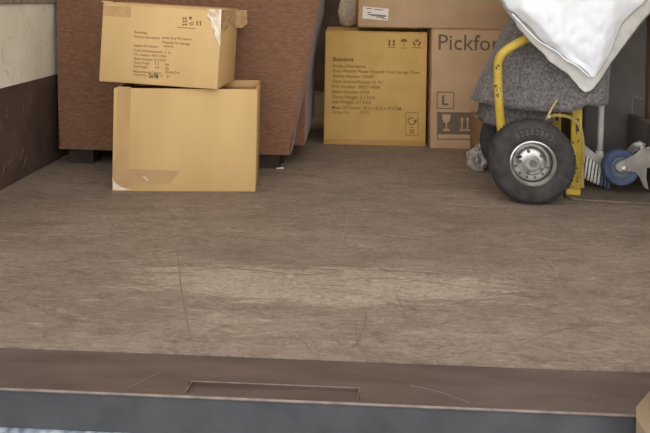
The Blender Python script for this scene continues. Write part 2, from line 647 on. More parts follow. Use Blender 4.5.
gouges('floor_gouges', [
    [(177, 248), (181, 285), (186, 315), (194, 350)], [(355, 320), (357, 340), (364, 352)],
    [(362, 300), (366, 320), (356, 345)], [(395, 292), (402, 308), (408, 325)],
    [(410, 306), (440, 306), (470, 300), (495, 294)], [(545, 260), (556, 274), (560, 290)],
    [(170, 272), (230, 268), (300, 275), (340, 272)], [(330, 283), (370, 278), (440, 283), (490, 292)],
    [(60, 225), (100, 222), (130, 226)], [(0, 226), (20, 223), (38, 226)], [(190, 240), (230, 236), (262, 240)],
    [(560, 240), (590, 245), (612, 243)], [(80, 310), (110, 318), (140, 322)], [(20, 300), (60, 318), (90, 322)],
    [(280, 330), (300, 340), (312, 352)], [(520, 345), (560, 330), (600, 326)], [(430, 235), (470, 228), (520, 226)]],
    .0011, SCR)
gouges('floor_scuffs', [
    [(548, 258), (555, 270), (561, 288), (565, 296)], [(350, 275), (420, 275), (470, 283)], [(350, 200), (345, 230), (338, 250)]], .0006, SCR_L)
# bright scratches on the sill
bm = bmesh.new()
for ln in ([(128, 388), (140, 382), (160, 372)], [(410, 385), (440, 392), (470, 403)]):
    add_tube(bm, smooth_path([atZ(px, py, -.0018) for px, py in ln], 4), .0007, 4)
o = mesh('sill_scratches', bm, mat('sill_scratch', srgb(106, 91, 83)), tr, tr)
o['kind'] = 'stuff'

# ------------------------------------------------------------------ armchair seen from behind
ac = root('armchair', 'brown woven-fabric armchair, its flared back turned to the open tail', 'armchair', (-.62, 2.6, 0))
ZL = [.055, .12, .30, .48, .60, .80]
RXF = [-.204, -.196, -.160, -.137, -.108, -.075]
LXF = [-1.030, -1.032, -1.040, -1.047, -1.050, -1.050]


def interp(z, arr):
    for i in range(len(ZL) - 1):
        if z <= ZL[i + 1]:
            t = (z - ZL[i]) / (ZL[i + 1] - ZL[i])
            return arr[i] + (arr[i + 1] - arr[i]) * t
    return arr[-1]


def shell(y0, y1, z0, z1, left, right, bev=.012):
    """upholstered block whose sides follow the flared outline (left/right are functions of z)"""
    bm = bmesh.new()
    zs = [z0 + (z1 - z0) * i / 8 for i in range(9)]
    rings = []
    for z in zs:
        rings.append([bm.verts.new((left(z), y0, z)), bm.verts.new((right(z), y0, z)),
                      bm.verts.new((right(z), y1, z)), bm.verts.new((left(z), y1, z))])
    for a, b in zip(rings, rings[1:]):
        for k in range(4):
            bm.faces.new((a[k], a[(k + 1) % 4], b[(k + 1) % 4], b[k]))
    bm.faces.new(rings[0][::-1])
    bm.faces.new(rings[-1])
    es = [e for e in bm.edges if len(e.link_faces) == 2 and e.calc_face_angle(0) > .6]
    bmesh.ops.bevel(bm, geom=es, offset=bev, segments=3, affect='EDGES', profile=.5)
    return bm


RF = lambda z: interp(z, RXF)
LF = lambda z: interp(z, LXF)
autosmooth(mesh('back', shell(2.276, 2.42, .055, .82, LF, RF), FABRIC, ac, ac))
autosmooth(mesh('arm', shell(2.424, 3.06, .058, .61, lambda z: RF(z) - .15, lambda z: max(-.165, min(RF(z) - .004, -.125))), FABRIC, ac, ac))
autosmooth(mesh('arm', shell(2.424, 3.06, .058, .61, lambda z: LF(z) + .004, lambda z: LF(z) + .15), FABRIC, ac, ac))
autosmooth(mesh('seat_base', shell(2.424, 3.03, .058, .34, lambda z: LF(z) + .153, lambda z: RF(z) - .153), FABRIC, ac, ac))
autosmooth(mesh('seat_cushion', box(-.89, -.315, 2.43, 3.07, .342, .47, .035, 4), FABRIC, ac, ac))
for x in (-.96, -.29):
    for y in (2.33, 2.96):
        bm = bmesh.new()
        add_prism(bm, [Vector((x - .045, y - .03, 0)), Vector((x + .045, y - .03, 0)), Vector((x + .045, y + .03, 0)),
                       Vector((x - .045, y + .03, 0))], Vector((0, 0, .056)))
        mesh('foot', bm, DARKWOOD, ac, ac)
for side, f in ((1, RF), (-1, LF)):
    pts = [(f(z) - side * .004, 2.279, z) for z in [.07 + i * .09 for i in range(9)]]
    mesh('piping', tube(pts, .005, 6), FABRIC, ac, ac, smooth=True)


# ------------------------------------------------------------------ cardboard boxes
def carton(name, label, loc, rz, w, d, h, m, tilt=0.0, open_top=False, group=None):
    """root at the front-bottom-left corner of the box; local x right, y into the truck"""
    r = root(name, label, 'cardboard box', loc, (0, tilt, rz), group)
    if not open_top:
        bm = box(0, w, 0, d, 0, h - .004, .0035, 2)
        autosmooth(mesh('body', bm, m, r), 50)
        g = .0015
        mesh('flap', box(.001, w - .001, .001, d / 2 - g, h - .004, h, .0008, 1), m, r)
        mesh('flap', box(.001, w - .001, d / 2 + g, d - .001, h - .004, h, .0008, 1), m, r)
        mesh('tape', box(w * .0 + .001, w - .001, d / 2 - .025, d / 2 + .025, h, h + .0006), TAPE, r)
    else:
        t = .006
        bm = bmesh.new()
        add_box(bm, 0, w, 0, t, 0, h, .002, 2)
        add_box(bm, 0, w, d - t, d, 0, h, .002, 2)
        add_box(bm, 0, t, t, d - t, 0, h, .0015, 1)
        add_box(bm, w - t, w, t, d - t, 0, h, .0015, 1)
        add_box(bm, t, w - t, t, d - t, 0, t)
        autosmooth(mesh('body', bm, m, r), 50)
        mesh('flap', box(t + .001, w - t - .001, t + .001, d / 2 - .002, h - .026, h - .022), CARD_IN, r)
        mesh('flap', box(t + .001, w - t - .001, d / 2 + .002, d - t - .001, h - .026, h - .022), CARD_IN, r)
    M = ROOT_M[r].to_3x3()
    f = Face(ROOT_M[r] @ Vector((0, 0, 0)), M @ Vector((1, 0, 0)), M @ Vector((0, 0, 1)))
    return r, f


def arrows(f, bm, x, y0, y1, s):
    """upward arrow pair: x centre, y0 top, y1 bottom, s half spacing (pixels)"""
    for dx in (-s, s):
        f.poly(bm, [(x + dx - s * .45, y1), (x + dx + s * .45, y1), (x + dx + s * .3, y0 + s * .9), (x + dx - s * .3, y0 + s * .9)])
        f.poly(bm, [(x + dx - s * .75, y0 + s * 1.2), (x + dx + s * .75, y0 + s * 1.2), (x + dx, y0)], .0007)


# --- lower box
lb, lf = carton('cardboard_box', 'plain cardboard box standing on the floor under the printed box', (-.7265, 1.976, 0), rad(5.4), .441, .235, .319, CARD_L,
                open_top=True)
bm = bmesh.new()
lf.poly(bm, [(115.5, 160), (128.5, 160), (131, 87), (117.5, 86.5)], .0004, .0003)
mesh('tape_strip', bm, mat('tape_matt', srgb(182, 146, 96), srgb(190, 154, 104), 14, .5), lb, lb, label='tan tape strip down the left edge')
bm = bmesh.new()
lf.poly(bm, [(113.5, 161), (128, 160.5), (129, 169), (180, 171), (170, 183), (140, 184.5), (113.5, 189)], .0012, .0003)
mesh('tape_patch', bm, TAPE, lb, lb, label='torn patch of shiny brown tape at the lower left corner')
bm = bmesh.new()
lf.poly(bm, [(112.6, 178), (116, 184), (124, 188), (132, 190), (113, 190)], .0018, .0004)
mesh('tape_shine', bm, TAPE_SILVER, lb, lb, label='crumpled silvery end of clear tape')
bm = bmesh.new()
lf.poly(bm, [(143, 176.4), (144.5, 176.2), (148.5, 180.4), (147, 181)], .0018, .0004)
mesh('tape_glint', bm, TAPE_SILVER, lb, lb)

# --- upper box, tilted on it
TILT = rad(2.3)
ub, uf = carton('cardboard_box', 'printed cardboard box with crumpled clear tape, topmost of the stack before the armchair', (-.7835, 2.0, .3355), rad(-2.5), .378, .235, .2475,
                CARD, tilt=TILT)
bm = bmesh.new()
lines = [("Bunnings", 134.5, 147, 33, 2.4), ("Product description:", 134.5, 160, 37.6, 2.4), ("Sandy Grey PU Leather", 162, 192, 38.6, 2.4),
         ("Ottoman for Storage", 162, 190, 43.2, 2.4), ("Supplier Art. Number:", 134, 158, 46.3, 2.4), ("0774 B", 164, 173, 47.3, 2.4),
         ("Total Articles/packed:  1  pc", 134, 171, 51.2, 2.4), ("P.O. Number: 9002114904", 134, 166, 55.4, 2.4),
         ("Batch Number: 02.2.0279", 134, 166, 59.6, 2.4), ("Gross Weight:", 133.7, 150, 63.4, 2.4), ("5.2", 154.6, 159, 64.4, 2.4),
         ("kg", 165, 169, 65, 2.2), ("Net Weight:", 133.7, 148, 67.4, 2.4), ("3.8", 154.6, 159, 68.4, 2.4), ("kg", 165, 169, 69, 2.2),
         ("Measurement of carton:", 133.5, 162, 72.2, 2.4), ("38x24x25cm", 165, 180, 73, 2.4), ("Carton No.:", 133.4, 148, 75.6, 2.4),
         ("of", 160, 163, 76.8, 2.0), ("21", 166, 170, 77.2, 2.2)]
for s, x0, x1, y, h in lines:
    uf.text(bm, s, x0, x1, y, h, .012)
mesh('printed_text', bm, INK_F, ub, ub, label='small brown printed product text')
bm = bmesh.new()
uf.text(bm, "2o7#", 148.5, 158.5, 77.4, 4.2, .03)
mesh('handwriting', bm, INK_D, ub, ub, label='black handwritten number')
bm = bmesh.new()
arrows(uf, bm, 198.8, 20.5, 25.5, 1.6)
for y in (17.4, 20.5, 23.6):
    for k in range(2):
        uf.poly(bm, [(182.5 + k * 2.5, y), (184.5 + k * 2.5, y), (184.5 + k * 2.5, y + 1.8), (182.5 + k * 2.5, y + 1.8)])
uf.poly(bm, [(190.5 + 1.6 * math.cos(a), 18 - 1.6 * math.sin(a)) for a in [k * PI / 5 for k in range(10)]])
uf.line(bm, (189, 24), (193.5, 21.8), .9)
uf.line(bm, (177, 27), (195, 28.6), .7)
uf.line(bm, (190, 25.4), (194, 23.6), .9)
mesh('printed_symbol', bm, INK_F, ub, ub, label='printed handling symbols')
bm = bmesh.new()
uf.poly(bm, [(103.6, 5.5), (131, 6.8), (130.6, 17.2), (103.2, 15.8)], .0004, .0002)
mesh('tape_residue', bm, mat('tape_residue', srgb(186, 146, 100), srgb(200, 160, 112), 40, .7), ub, ub)
# crumpled clear tape over the upper right corner
bm = bmesh.new()
g = []
for i in range(9):
    row = []
    for j in range(7):
        v = i / 8
        xl = 206 + 10 * v + (1.5 * math.sin(i * 2.3))
        xr = 221.3 - 1.2 * v
        x = xl + (xr - xl) * j / 6
        y = 9.2 + 38 * v * (.75 + .25 * j / 6)
        row.append(bm.verts.new(uf.pt(x, y, .0012 + random.uniform(0, .0035) * (0 if j in (6,) else 1))))
    g.append(row)
for i in range(8):
    for j in range(6):
        bm.faces.new((g[i][j], g[i][j + 1], g[i + 1][j + 1], g[i + 1][j]))
mesh('clear_tape', bm, TAPE_CLEAR, ub, ub, label='crumpled shiny clear tape at the upper right corner')
# the same tape runs over the side face and sticks out behind as a loose tab
bm = bmesh.new()
W_, D_, H_ = .378, .235, .2475
g = []
for i in range(6):
    row = []
    for j in range(8):
        y = j / 7 * (D_ + .03)
        z = H_ - .004 - i / 5 * (.052 + .012 * math.sin(j * 1.4))
        off = .001 + random.uniform(0, .003) + (.012 * (j - 5) if j > 5 else 0)
        row.append(bm.verts.new((W_ + off, y, z)))
    g.append(row)
for i in range(5):
    for j in range(7):
        bm.faces.new((g[i][j], g[i][j + 1], g[i + 1][j + 1], g[i + 1][j]))
mesh('clear_tape', bm, mat('packing_tape_side', srgb(196, 156, 108), srgb(222, 190, 146), 50, .25, bump=.5, bscale=60, spec=.7), ub)
bm = bmesh.new()
add_box(bm, -.006, .02, .002, .03, H_ + .0002, H_ + .004)
mesh('corner_lip', bm, CARD, ub)

# --- golden carton with recycling mark
gc, gf = carton('cardboard_box', 'golden cardboard carton with eleven printed lines and a recycling mark', (-.105, 2.715, 0), rad(.8), .425, .425, .475, CARD_Y)
bm = bmesh.new()
lines = [("Product Description:", 333, 366, 67.2, 3.0), ("Grey Washed Water Hyacinth Oval Storage Chest", 332.8, 420, 72.2, 3.0),
         ("Article Number: 200087", 332.6, 375, 77.4, 3.0), ("Total Articles/Packed: 01 PC", 332.4, 383, 82.8, 3.0),
         ("P.O. Number: 9002114904", 332.4, 380, 87.8, 3.0), ("Batch Number: 0774", 332.3, 369, 93, 3.0),
         ("Gross Weight: 5.1 KGS", 332.2, 375, 98.2, 3.0), ("Net Weight: 3.7 KGS", 332.1, 371, 103.2, 3.0),
         ("Meas Of Carton: 42.5 x 42.5 x 47.5CM", 332, 401, 108.8, 3.0), ("Carton No.:", 332, 350, 113.4, 3.0), ("OF 21", 360, 369, 113.8, 3.0)]
for s, x0, x1, y, h in lines:
    gf.text(bm, s, x0, x1, y, h, .012)
gf.text(bm, "Bunnings", 333, 353.5, 61, 3.8, .035)
mesh('printed_text', bm, INK, gc, gc, label='brown printed product text')
bm = bmesh.new()
arrows(gf, bm, 391.6, 39, 46, 2.2)
gf.line(bm, (388, 47.4), (395.5, 47.6), .7)
mesh('printed_symbol', bm, INK, gc, gc)
bm = bmesh.new()
# umbrella
gf.poly(bm, [(400.4, 41.6)] + [(403.9 - 3.5 * math.cos(k * PI / 8), 41.6 - 2.8 * math.sin(k * PI / 8)) for k in range(1, 8)] + [(407.4, 41.8)])
gf.line(bm, (403.9, 41.5), (403.9, 46), .6)
gf.line(bm, (400.5, 48), (406.5, 48.1), .6)
mesh('printed_symbol', bm, INK, gc, gc)
bm = bmesh.new()
# wine glass in hands
for a, b in (((413.4, 41.2), (415.6, 46)), ((420.2, 41.4), (418, 46)), ((414.8, 39.6), (416.6, 41.6)), ((419, 39.6), (417.2, 41.6)),
             ((416.8, 39), (416.9, 42.4)), ((413, 42.6), (414.8, 45.8)), ((420.6, 42.6), (419, 45.8))):
    gf.line(bm, a, b, 1.0)
gf.line(bm, (412.5, 47.6), (421.5, 47.9), .7)
mesh('printed_symbol', bm, INK, gc, gc)
bm = bmesh.new()
# recycling panel
for a, b in (((405.8, 112.5), (417.8, 112.8)), ((417.8, 112.8), (418.2, 135.8)), ((418.2, 135.8), (405.8, 135.4)), ((405.8, 135.4), (405.8, 112.5))):
    gf.line(bm, a, b, .5)
K = 14
for k in range(K):
    a0, a1 = [rad(-10 + 285 * (k + q) / K + 20) for q in (0, 1)]
    gf.poly(bm, [(411.6 + r * math.cos(a), 121.2 + r * math.sin(a)) for r, a in ((3.0, a0), (4.1, a0), (4.1, a1), (3.0, a1))])
gf.poly(bm, [(413.4, 119.8), (417.4, 119.6), (415.6, 123.4)], .0008)
gf.line(bm, (409.8, 127.2), (413.4, 127.3), .8)
for y in (130, 131.6, 133.2):
    gf.line(bm, (409.2, y), (414.4, y + .1), .8)
mesh('printed_symbol', bm, INK, gc, gc, label='recycling mark in a box')
bm = bmesh.new()
add_box(bm, .001, .424, -.0012, -.0004, .001, .022)
mesh('base_tape', bm, mat('tape_golden', srgb(178, 134, 72), srgb(188, 146, 84), 12, .5), gc)

# --- box with "Pickfords" print
pk, pf = carton('cardboard_box', 'tall pale brown cardboard box with large lettering and a grey fragile panel', (.336, 2.69, 0), rad(.5), .50, .40, .4925, CARD_B)
bm = bmesh.new()
pf.text(bm, "Pickfords", 438.4, 519, 49.6, 15.4, .004)
mesh('printed_text', bm, INK_G, pk, pk, label='large grey printed lettering')
bm = bmesh.new()
for a, b in (((437.2, 92), (453.8, 92.2)), ((453.8, 92.2), (453.6, 108.6)), ((453.6, 108.6), (437, 108.3)), ((437, 108.3), (437.2, 92))):
    pf.line(bm, a, b, .9)
pf.text(bm, "L", 441.8, 448.6, 104.8, 9.2, .03)
mesh('printed_symbol', bm, INK_G, pk, pk, label='letter L in a square')
bm = bmesh.new()
pf.poly(bm, [(437, 112), (500, 113), (500, 140), (437, 139.6)], .0005)
mesh('printed_panel', bm, INK_G, pk, pk, label='grey panel with pale fragile glass and arrows')
bm = bmesh.new()
# glass and arrows are bare cardboard on the panel
pf.poly(bm, [(442, 114.4), (450.6, 114.4), (450.2, 119.5), (448.6, 122.4), (447, 123.2), (445.6, 123.2), (444, 122.4), (442.4, 119.5)], .0008)
pf.poly(bm, [(445.7, 123), (447, 123), (447, 129), (445.7, 129)], .0008)
pf.poly(bm, [(443, 129), (449.6, 129.1), (449.6, 131), (443, 130.9)], .0008)
for x in (462, 467.6, 484, 490):
    pf.poly(bm, [(x - .8, 129), (x + .8, 129), (x + .8, 120), (x - .8, 120)], .0008)
    pf.poly(bm, [(x - 2.1, 120.4), (x + 2.1, 120.4), (x, 116.6)], .0009)
pf.poly(bm, [(459.6, 129.2), (470.4, 129.3), (470.4, 131), (459.6, 130.9)], .0008)
pf.poly(bm, [(438, 134.2), (499, 135), (499, 138.9), (438, 138.5)], .0008)
mesh('panel_symbol', bm, CARD_B, pk, pk)
bm = bmesh.new()
pf.text(bm, "FRAGILE  THIS WAY UP", 439.6, 498, 137.6, 1.8, .02)
mesh('panel_text', bm, INK_G, pk, pk)

# --- box lying across the two
tb, tf = carton('cardboard_box', 'long brown cardboard box with a white paper label, lying across two cartons', (.0305, 2.70, .4935), rad(1.6), .78, .34, .27, CARD_B)
bm = bmesh.new()
tf.poly(bm, [(363.2, 6.4), (388.8, 8.8), (387.8, 20.6), (362.4, 18.4)], .0005, .0003)
lab = mesh('paper_label', bm, PAPER, tb, tb, label='white paper shipping label')
bm = bmesh.new()
for x0, x1, y in ((366, 372, 8.4), (374, 383, 9.4), (367.5, 371, 12.4), (367.5, 386, 14.3), (371, 386.5, 15.5), (376, 384, 17.0), (382, 386.5, 18.6)):
    tf.line(bm, (x0, y), (x1, y + (x1 - x0) * .07), .8, .0011)
mesh('label_print', bm, INK_G, lab, tb)

# --- small dark box before the lettered one, brown box against the right wall
carton('cardboard_box', 'small dark brown cardboard box on the floor behind the hand truck wheels', (.480, 2.40, 0), rad(-2), .24, .24, .164, CARD_D)
carton('cardboard_box', 'tall brown cardboard box at the right edge beside the charcoal storage tub', (1.0575, 2.33, 0), 0, .205, .40, .78, CARD_D)

# --- pale cloth bundle on the carton's rear
pb = root('cloth_bundle', 'pale speckled cloth bundle behind the long box, on the golden carton', 'cloth bundle', (.0, 3.085, .4755))
bm = bmesh.new()
bmesh.ops.create_icosphere(bm, subdivisions=4, radius=1)
for v in bm.verts:
    p = v.co.copy()
    k = 1 + .10 * fbm(p * 2.2) + .05 * fbm(p * 6)
    v.co = Vector((p.x * .062 * k + p.z * .02 + .005, p.y * .036 * k, .099 + p.z * .096 * k))
    v.co.z = max(v.co.z, .0005)
mesh('sack', bm, SACK, pb, smooth=True)
bm = bmesh.new()
bmesh.ops.create_icosphere(bm, subdivisions=2, radius=1)
for v in bm.verts:
    p = v.co.copy()
    v.co = Vector((.03 + p.x * .022, p.y * .02, .203 + p.z * .022))
mesh('knot', bm, SACK, pb, smooth=True)

# ------------------------------------------------------------------ hand truck (stands facing right)
ht = root('hand_truck', 'yellow tubular hand truck with black pneumatic wheels', 'hand truck', (.563, 2.09, 0), (0, 0, rad(-6)))
HT = ROOT_M[ht]
HTi = HT.inverted()
RW = .126


def wheel(cy, near):
    c = Vector((0, cy, RW))
    prof = []
    Rm, hw = RW - .035, .040
    for k in range(25):
        a = 2 * PI * k / 24
        ca, sa = math.cos(a), math.sin(a)
        prof.append((Rm + .0355 * (abs(ca) ** .75) * (1 if ca > 0 else -1), hw * (abs(sa) ** .8) * (1 if sa > 0 else -1)))
    prof[-1] = prof[0]
    # squash so that the tyre meets the rim
    ty = mesh('wheel', lathe_y(prof, c, 56), RUBBER if near else RUBBER_D, ht, smooth=True)
    if near:
        bm = bmesh.new()
        for k in range(64):                      # tread blocks round the crown
            a = 2 * PI * k / 64
            for sgn in (-1, 1):
                M = Matrix.Translation(c) @ Matrix.Rotation(-a, 4, 'Y') @ Matrix.Translation((RW - .0012, sgn * .012 + .004 * (k % 2), 0))
                add_box(bm, -.002, .0022, -.009, .009, -.0042, .0042, M=M)
        o = mesh('tread', bm, RUBBER, ty)
        o['kind'] = 'stuff'
        bm = bmesh.new()
        for k in range(8):                       # raised blocks on the side wall
            a = rad(58 + 62 * k / 7)
            M = Matrix.Translation(c) @ Matrix.Rotation(-a, 4, 'Y') @ Matrix.Translation((RW - .032, -.0385, 0))
            w = .0042
            add_box(bm, .004, .0075, -.0022, .002, -w, w, M=M)
            add_box(bm, -.0075, -.004, -.0022, .002, -w, w, M=M)
            add_box(bm, -.0075, .0075, -.0022, .002, -w, -w + .002, M=M)
            if k % 3:
                add_box(bm, -.0012, .0012, -.0022, .002, -w, w, M=M)
        mesh('sidewall_lettering', bm, mat('rubber_relief', srgb(92, 86, 82), srgb(104, 98, 94), 30, .8), ty)
    # rim
    s = -1
    rp = [(.068, cy * 0 + s * .030), (.0675, s * .036), (.064, s * .0375), (.0605, s * .034), (.058, s * .014), (.052, s * .004),
          (.046, s * .004), (.040, s * .013), (.026, s * .017), (.020, s * .017), (0, s * .017)]
    rim = autosmooth(mesh('rim', lathe_y(rp, c, 48), ZINC, ty), 50)
    rp2 = [(.068, .030), (.064, .0375), (.058, .022), (.03, .016), (0, .016)]
    mesh('rim_back', lathe_y(rp2, c, 32), ZINC_D, ty)
    if near:
        hub = [(.0205, -.014), (.0205, -.030), (.018, -.0325), (.014, -.0325), (.013, -.028), (0, -.028)]
        autosmooth(mesh('hub', lathe_y(hub, c, 28), ZINC, ty), 40)
        mesh('axle_nut', lathe_y([(.0105, -.028), (.0105, -.035), (.008, -.037), (0, -.037)], c, 6), ZINC_D, ty)
        for k in range(5):
            a = rad(90 + 72 * k + 18)
            q = c + Vector((.034 * math.cos(a), -.0145, .034 * math.sin(a)))
            mesh('bolt', lathe_y([(.0052, 0), (.0052, -.004), (.003, -.006), (0, -.006)], q, 8), ZINC_D, ty)
        for k in range(6):
            a = rad(200 + 28 * k)
            q = c + Vector((.049 * math.cos(a), -.0042, .049 * math.sin(a)))
            mesh('rim_slot', lathe_y([(.004, .001), (.004, -.0008), (0, -.0008)], q, 8), DARK, ty)
        bm = tube([c + Vector((-.033, -.013, .014)), c + Vector((-.038, -.026, .016)), c + Vector((-.047, -.040, .018))], .0042, 8)
        mesh('valve', bm, RUBBER_D, ty)
    return ty


wheel(-.10, True)
wheel(.19, False)
mesh('axle', tube([(0, -.12, RW), (0, .21, RW)], .0085, 10), ZINC_D, ht, smooth=True)

UX = .155
for y, lab in ((.012, None), (.20, None)):
    bm = bmesh.new()
    UX = .155 if y < .1 else .131
    add_box(bm, UX - .0165, UX + .0165, y - .010, y + .010, .004, .715, .006, 3)
    up = autosmooth(mesh('upright', bm, YELLOW, ht), 60)
    bm = bmesh.new()
    z0 = .222
    add_prism(bm, [Vector((UX + .001 + .0055 * math.cos(a), y - .0106, z0 + (.014 if math.sin(a) > 0 else -.014) + .008 * math.sin(a)))
                   for a in [2 * PI * k / 16 for k in range(16)]], Vector((0, .0007, 0)))
    mesh('slot', bm, WORN, up)
    bm = bmesh.new()
    for i in range(16):
        p = Vector((UX + random.uniform(-.016, .016), y - .0102, .02 + random.random() ** 2 * .2))
        s = random.uniform(.001, .0028)
        add_prism(bm, [p + Vector((s * math.cos(a) * random.uniform(.6, 1.2), 0, 1.8 * s * math.sin(a))) for a in [2 * PI * k / 7 for k in range(7)]],
                  Vector((0, -.0005, 0)))
    o = mesh('paint_chips', bm, WORN, up)
    o['kind'] = 'stuff'
UX = .143
for z in (.25, .48, .69):
    mesh('crossbar', box(UX - .008, UX + .008, .022, .19, z - .012, z + .012, .003), YELLOW, ht)


def loc(px, py, Y):
    return HTi @ atY(px, py, Y)


for off in (0, .20):
    d = Vector((.06 if off else 0, off, -.05 if off else 0))
    pts = [loc(507, 165, 2.075), loc(501.5, 130, 2.065), loc(499, 105, 2.058), loc(498, 80, 2.055), loc(498, 64, 2.055), loc(501, 55.5, 2.055), loc(508, 49, 2.055),
           loc(517, 43.6, 2.055), loc(528, 38.5, 2.055), loc(560, 25, 2.066)]
    pts = [p + d for p in smooth_path(pts, 4)]
    fr = mesh('side_frame', tube(pts, .0138, 12), YELLOW, ht, smooth=True)
    if off == 0:
        bm = bmesh.new()
        for i in range(22):
            yy = random.choice([random.uniform(62, 100), random.uniform(64, 70), random.uniform(85, 96)])
            xx = 498 + random.uniform(-4, 3.6)
            p = loc(xx, yy, 2.055 - math.sqrt(max(0, .0138 ** 2 - ((xx - 498.2) * .00317) ** 2)) - .0004)
            s = random.uniform(.001, .0026)
            add_prism(bm, [p + Vector((s * math.cos(a) * random.uniform(.5, 1.1), 0, 1.7 * s * math.sin(a))) for a in [2 * PI * k / 7 for k in range(7)]],
                      Vector((0, .0015, 0)))
        o = mesh('paint_chips', bm, WORN, fr)
        o['kind'] = 'stuff'
    # bracket from axle to upright
    mesh('axle_bracket', tube([(0, .012 + (.18 if off else -.002), RW), (UX - .005, .012 + (.18 if off else 0), RW + .012)], .010, 8, flat=(.012, .03)), YELLOW, ht)
# toe plate
bm = bmesh.new()
plan = [(.118, .11), (.119, -.03), (.128, -.052), (.146, -.060), (.36, -.058), (.372, -.046), (.372, .225), (.12, .225)]
add_prism(bm, [Vector((x, y, .001)) for x, y in plan], Vector((0, 0, .0045)))
tp = mesh('toe_plate', bm, PLATE, ht)
mesh('toe_rim', tube([(x, y, .0055) for x, y in plan[:6]], .0024, 6), mat('rim_metal', srgb(104, 92, 76), srgb(128, 114, 94), 40, .5), tp)
bm = bmesh.new()
add_box(bm, UX - .022, UX + .022, -.016, .03, .0056, .024, .003)
mesh('toe_socket', bm, YELLOW, tp)

# --- webbing strap looped round the near upright
sr = root('strap', 'loose yellow webbing strap hooked round the hand truck upright', 'strap', tuple(atY(566, 116, 2.03)))
pp = smooth_path([atY(549, 116.5, 2.045), atY(556, 115.2, 2.037), atY(566, 116.2, 2.04), atY(574, 119.5, 2.048), atY(579.5, 126, 2.047), atY(582.5, 138, 2.047),
                  atY(583.2, 155, 2.048), atY(582, 172, 2.049), atY(582.6, 188, 2.046)], 5)
bm = bmesh.new()
add_tube(bm, pp, .01, flat=(.0095, .0022))
mesh('webbing', bm, WEB, sr, sr)
mesh('hook', tube(smooth_path([atY(545.5, 120.5, 2.037), atY(548, 116, 2.033), atY(551, 110, 2.037), atY(554.5, 104, 2.04), atY(557.6, 99.5, 2.042)], 3), .0038, 8),
     mat('brassy_hook', srgb(170, 148, 96), srgb(190, 168, 116), 40, .4, metal=.4), sr, sr, smooth=True)
mesh('buckle', box(*[f(v) for v, f in ((atY(549, 117, 2.03).x - .006, float), (atY(549, 117, 2.03).x + .006, float))], 2.030, 2.040, atY(549, 117, 2.03).z - .005, atY(549, 117, 2.03).z + .005, .002),
     ZINC, sr, sr)


# ------------------------------------------------------------------ grey moving blanket draped over the load
def drape(name, path, ztop, zbot, amp, nz, th, seed, m, parent, frame, cap=True, flare=0.0, lean=0.0):
    """cloth hanging round a plan path; zbot(s) hem height with s in 0..1; closes over the top"""
    pl = smooth_path([Vector((x, y, 0)) for x, y in path], 10)
    n = len(pl)
    cx = sum(p.x for p in pl) / n
    cyv = sum(p.y for p in pl) / n
    bm = bmesh.new()
    g = []
    for i in range(nz + 1):
        row = []
        for k, p in enumerate(pl):
            s = k / (n - 1)
            t = (pl[min(k + 1, n - 1)] - pl[max(k - 1, 0)]).normalized()
            nrm = Vector((t.y, -t.x, 0))
            v = i / nz
            z = ztop + (zbot(s) - ztop) * v
            q = p + nrm * (flare * v + amp * v * (fbm((s * 9 + seed, z * 3, seed)) * 1.1 + .5 * fbm((s * 26, z * 8, seed + 4))) + .004 * fbm((s * 40, z * 60, seed)))
            if v < .12:
                q = q + (Vector((cx, cyv, 0)) - p) * (.12 - v) * .6
            q.x += lean * (1 - v) * max(0, min(1, (.60 - p.x) / .15))
            row.append(bm.verts.new((q.x, q.y, z)))
        g.append(row)
    for i in range(nz):
        for k in range(n - 1):
            bm.faces.new((g[i][k], g[i][k + 1], g[i + 1][k + 1], g[i + 1][k]))
    if cap:
        c = bm.verts.new((cx, cyv, ztop + .012))
        for k in range(n - 1):
            bm.faces.new((g[0][k], c, g[0][k + 1]))
        bm.faces.new((g[0][n - 1], c, g[0][0]))
    o = mesh(name, bm, m, parent, frame, smooth=True)
    so = o.modifiers.new('thickness', 'SOLIDIFY')
    so.thickness = th
    so.offset = -1 if cap else 0
    return o


def hem(pts):
    def f(s):
        for (a, za), (b, zb) in zip(pts, pts[1:]):
            if s <= b:
                t = (s - a) / (b - a)
                t = t * t * (3 - 2 * t)
                return za + (zb - za) * t
        return pts[-1][1]
    return f


bl = root('moving_blanket', 'speckled grey moving blanket draped over the hand truck, under the white duvet', 'blanket', (.63, 2.2, .27))
drape('drape', [(.51, 2.36), (.445, 2.33), (.425, 2.18), (.46, 2.125), (.54, 2.105), (.63, 2.082), (.68, 2.045), (.73, 2.036), (.78, 2.040), (.806, 2.075), (.812, 2.16), (.80, 2.36)],
      .73, hem([(0, .28), (.25, .275), (.34, .264), (.44, .262), (.54, .268), (.60, .28), (.64, .294), (.67, .29), (.75, .292), (.86, .292), (1, .29)]),
      .016, 26, .007, 3.0, BLANKET, bl, bl, flare=.008, lean=.19)
drape('under_fold', [(.47, 2.31), (.445, 2.24), (.47, 2.165), (.54, 2.155), (.60, 2.15), (.66, 2.14)], .34, hem([(0, .21), (.4, .20), (.7, .195), (1, .21)]),
      .018, 10, .006, 9.0, mat('grey_blanket_under', srgb(92, 87, 84), srgb(132, 126, 122), 90, .95, bump=.8, bscale=70), bl, bl, cap=False)

# ------------------------------------------------------------------ white duvet hanging over the blanket
dv = root('duvet', 'puffy white duvet with an edge greyed as in shade, its corner hanging over the blanket', 'duvet', tuple(atY(592, 90, 2.0)))


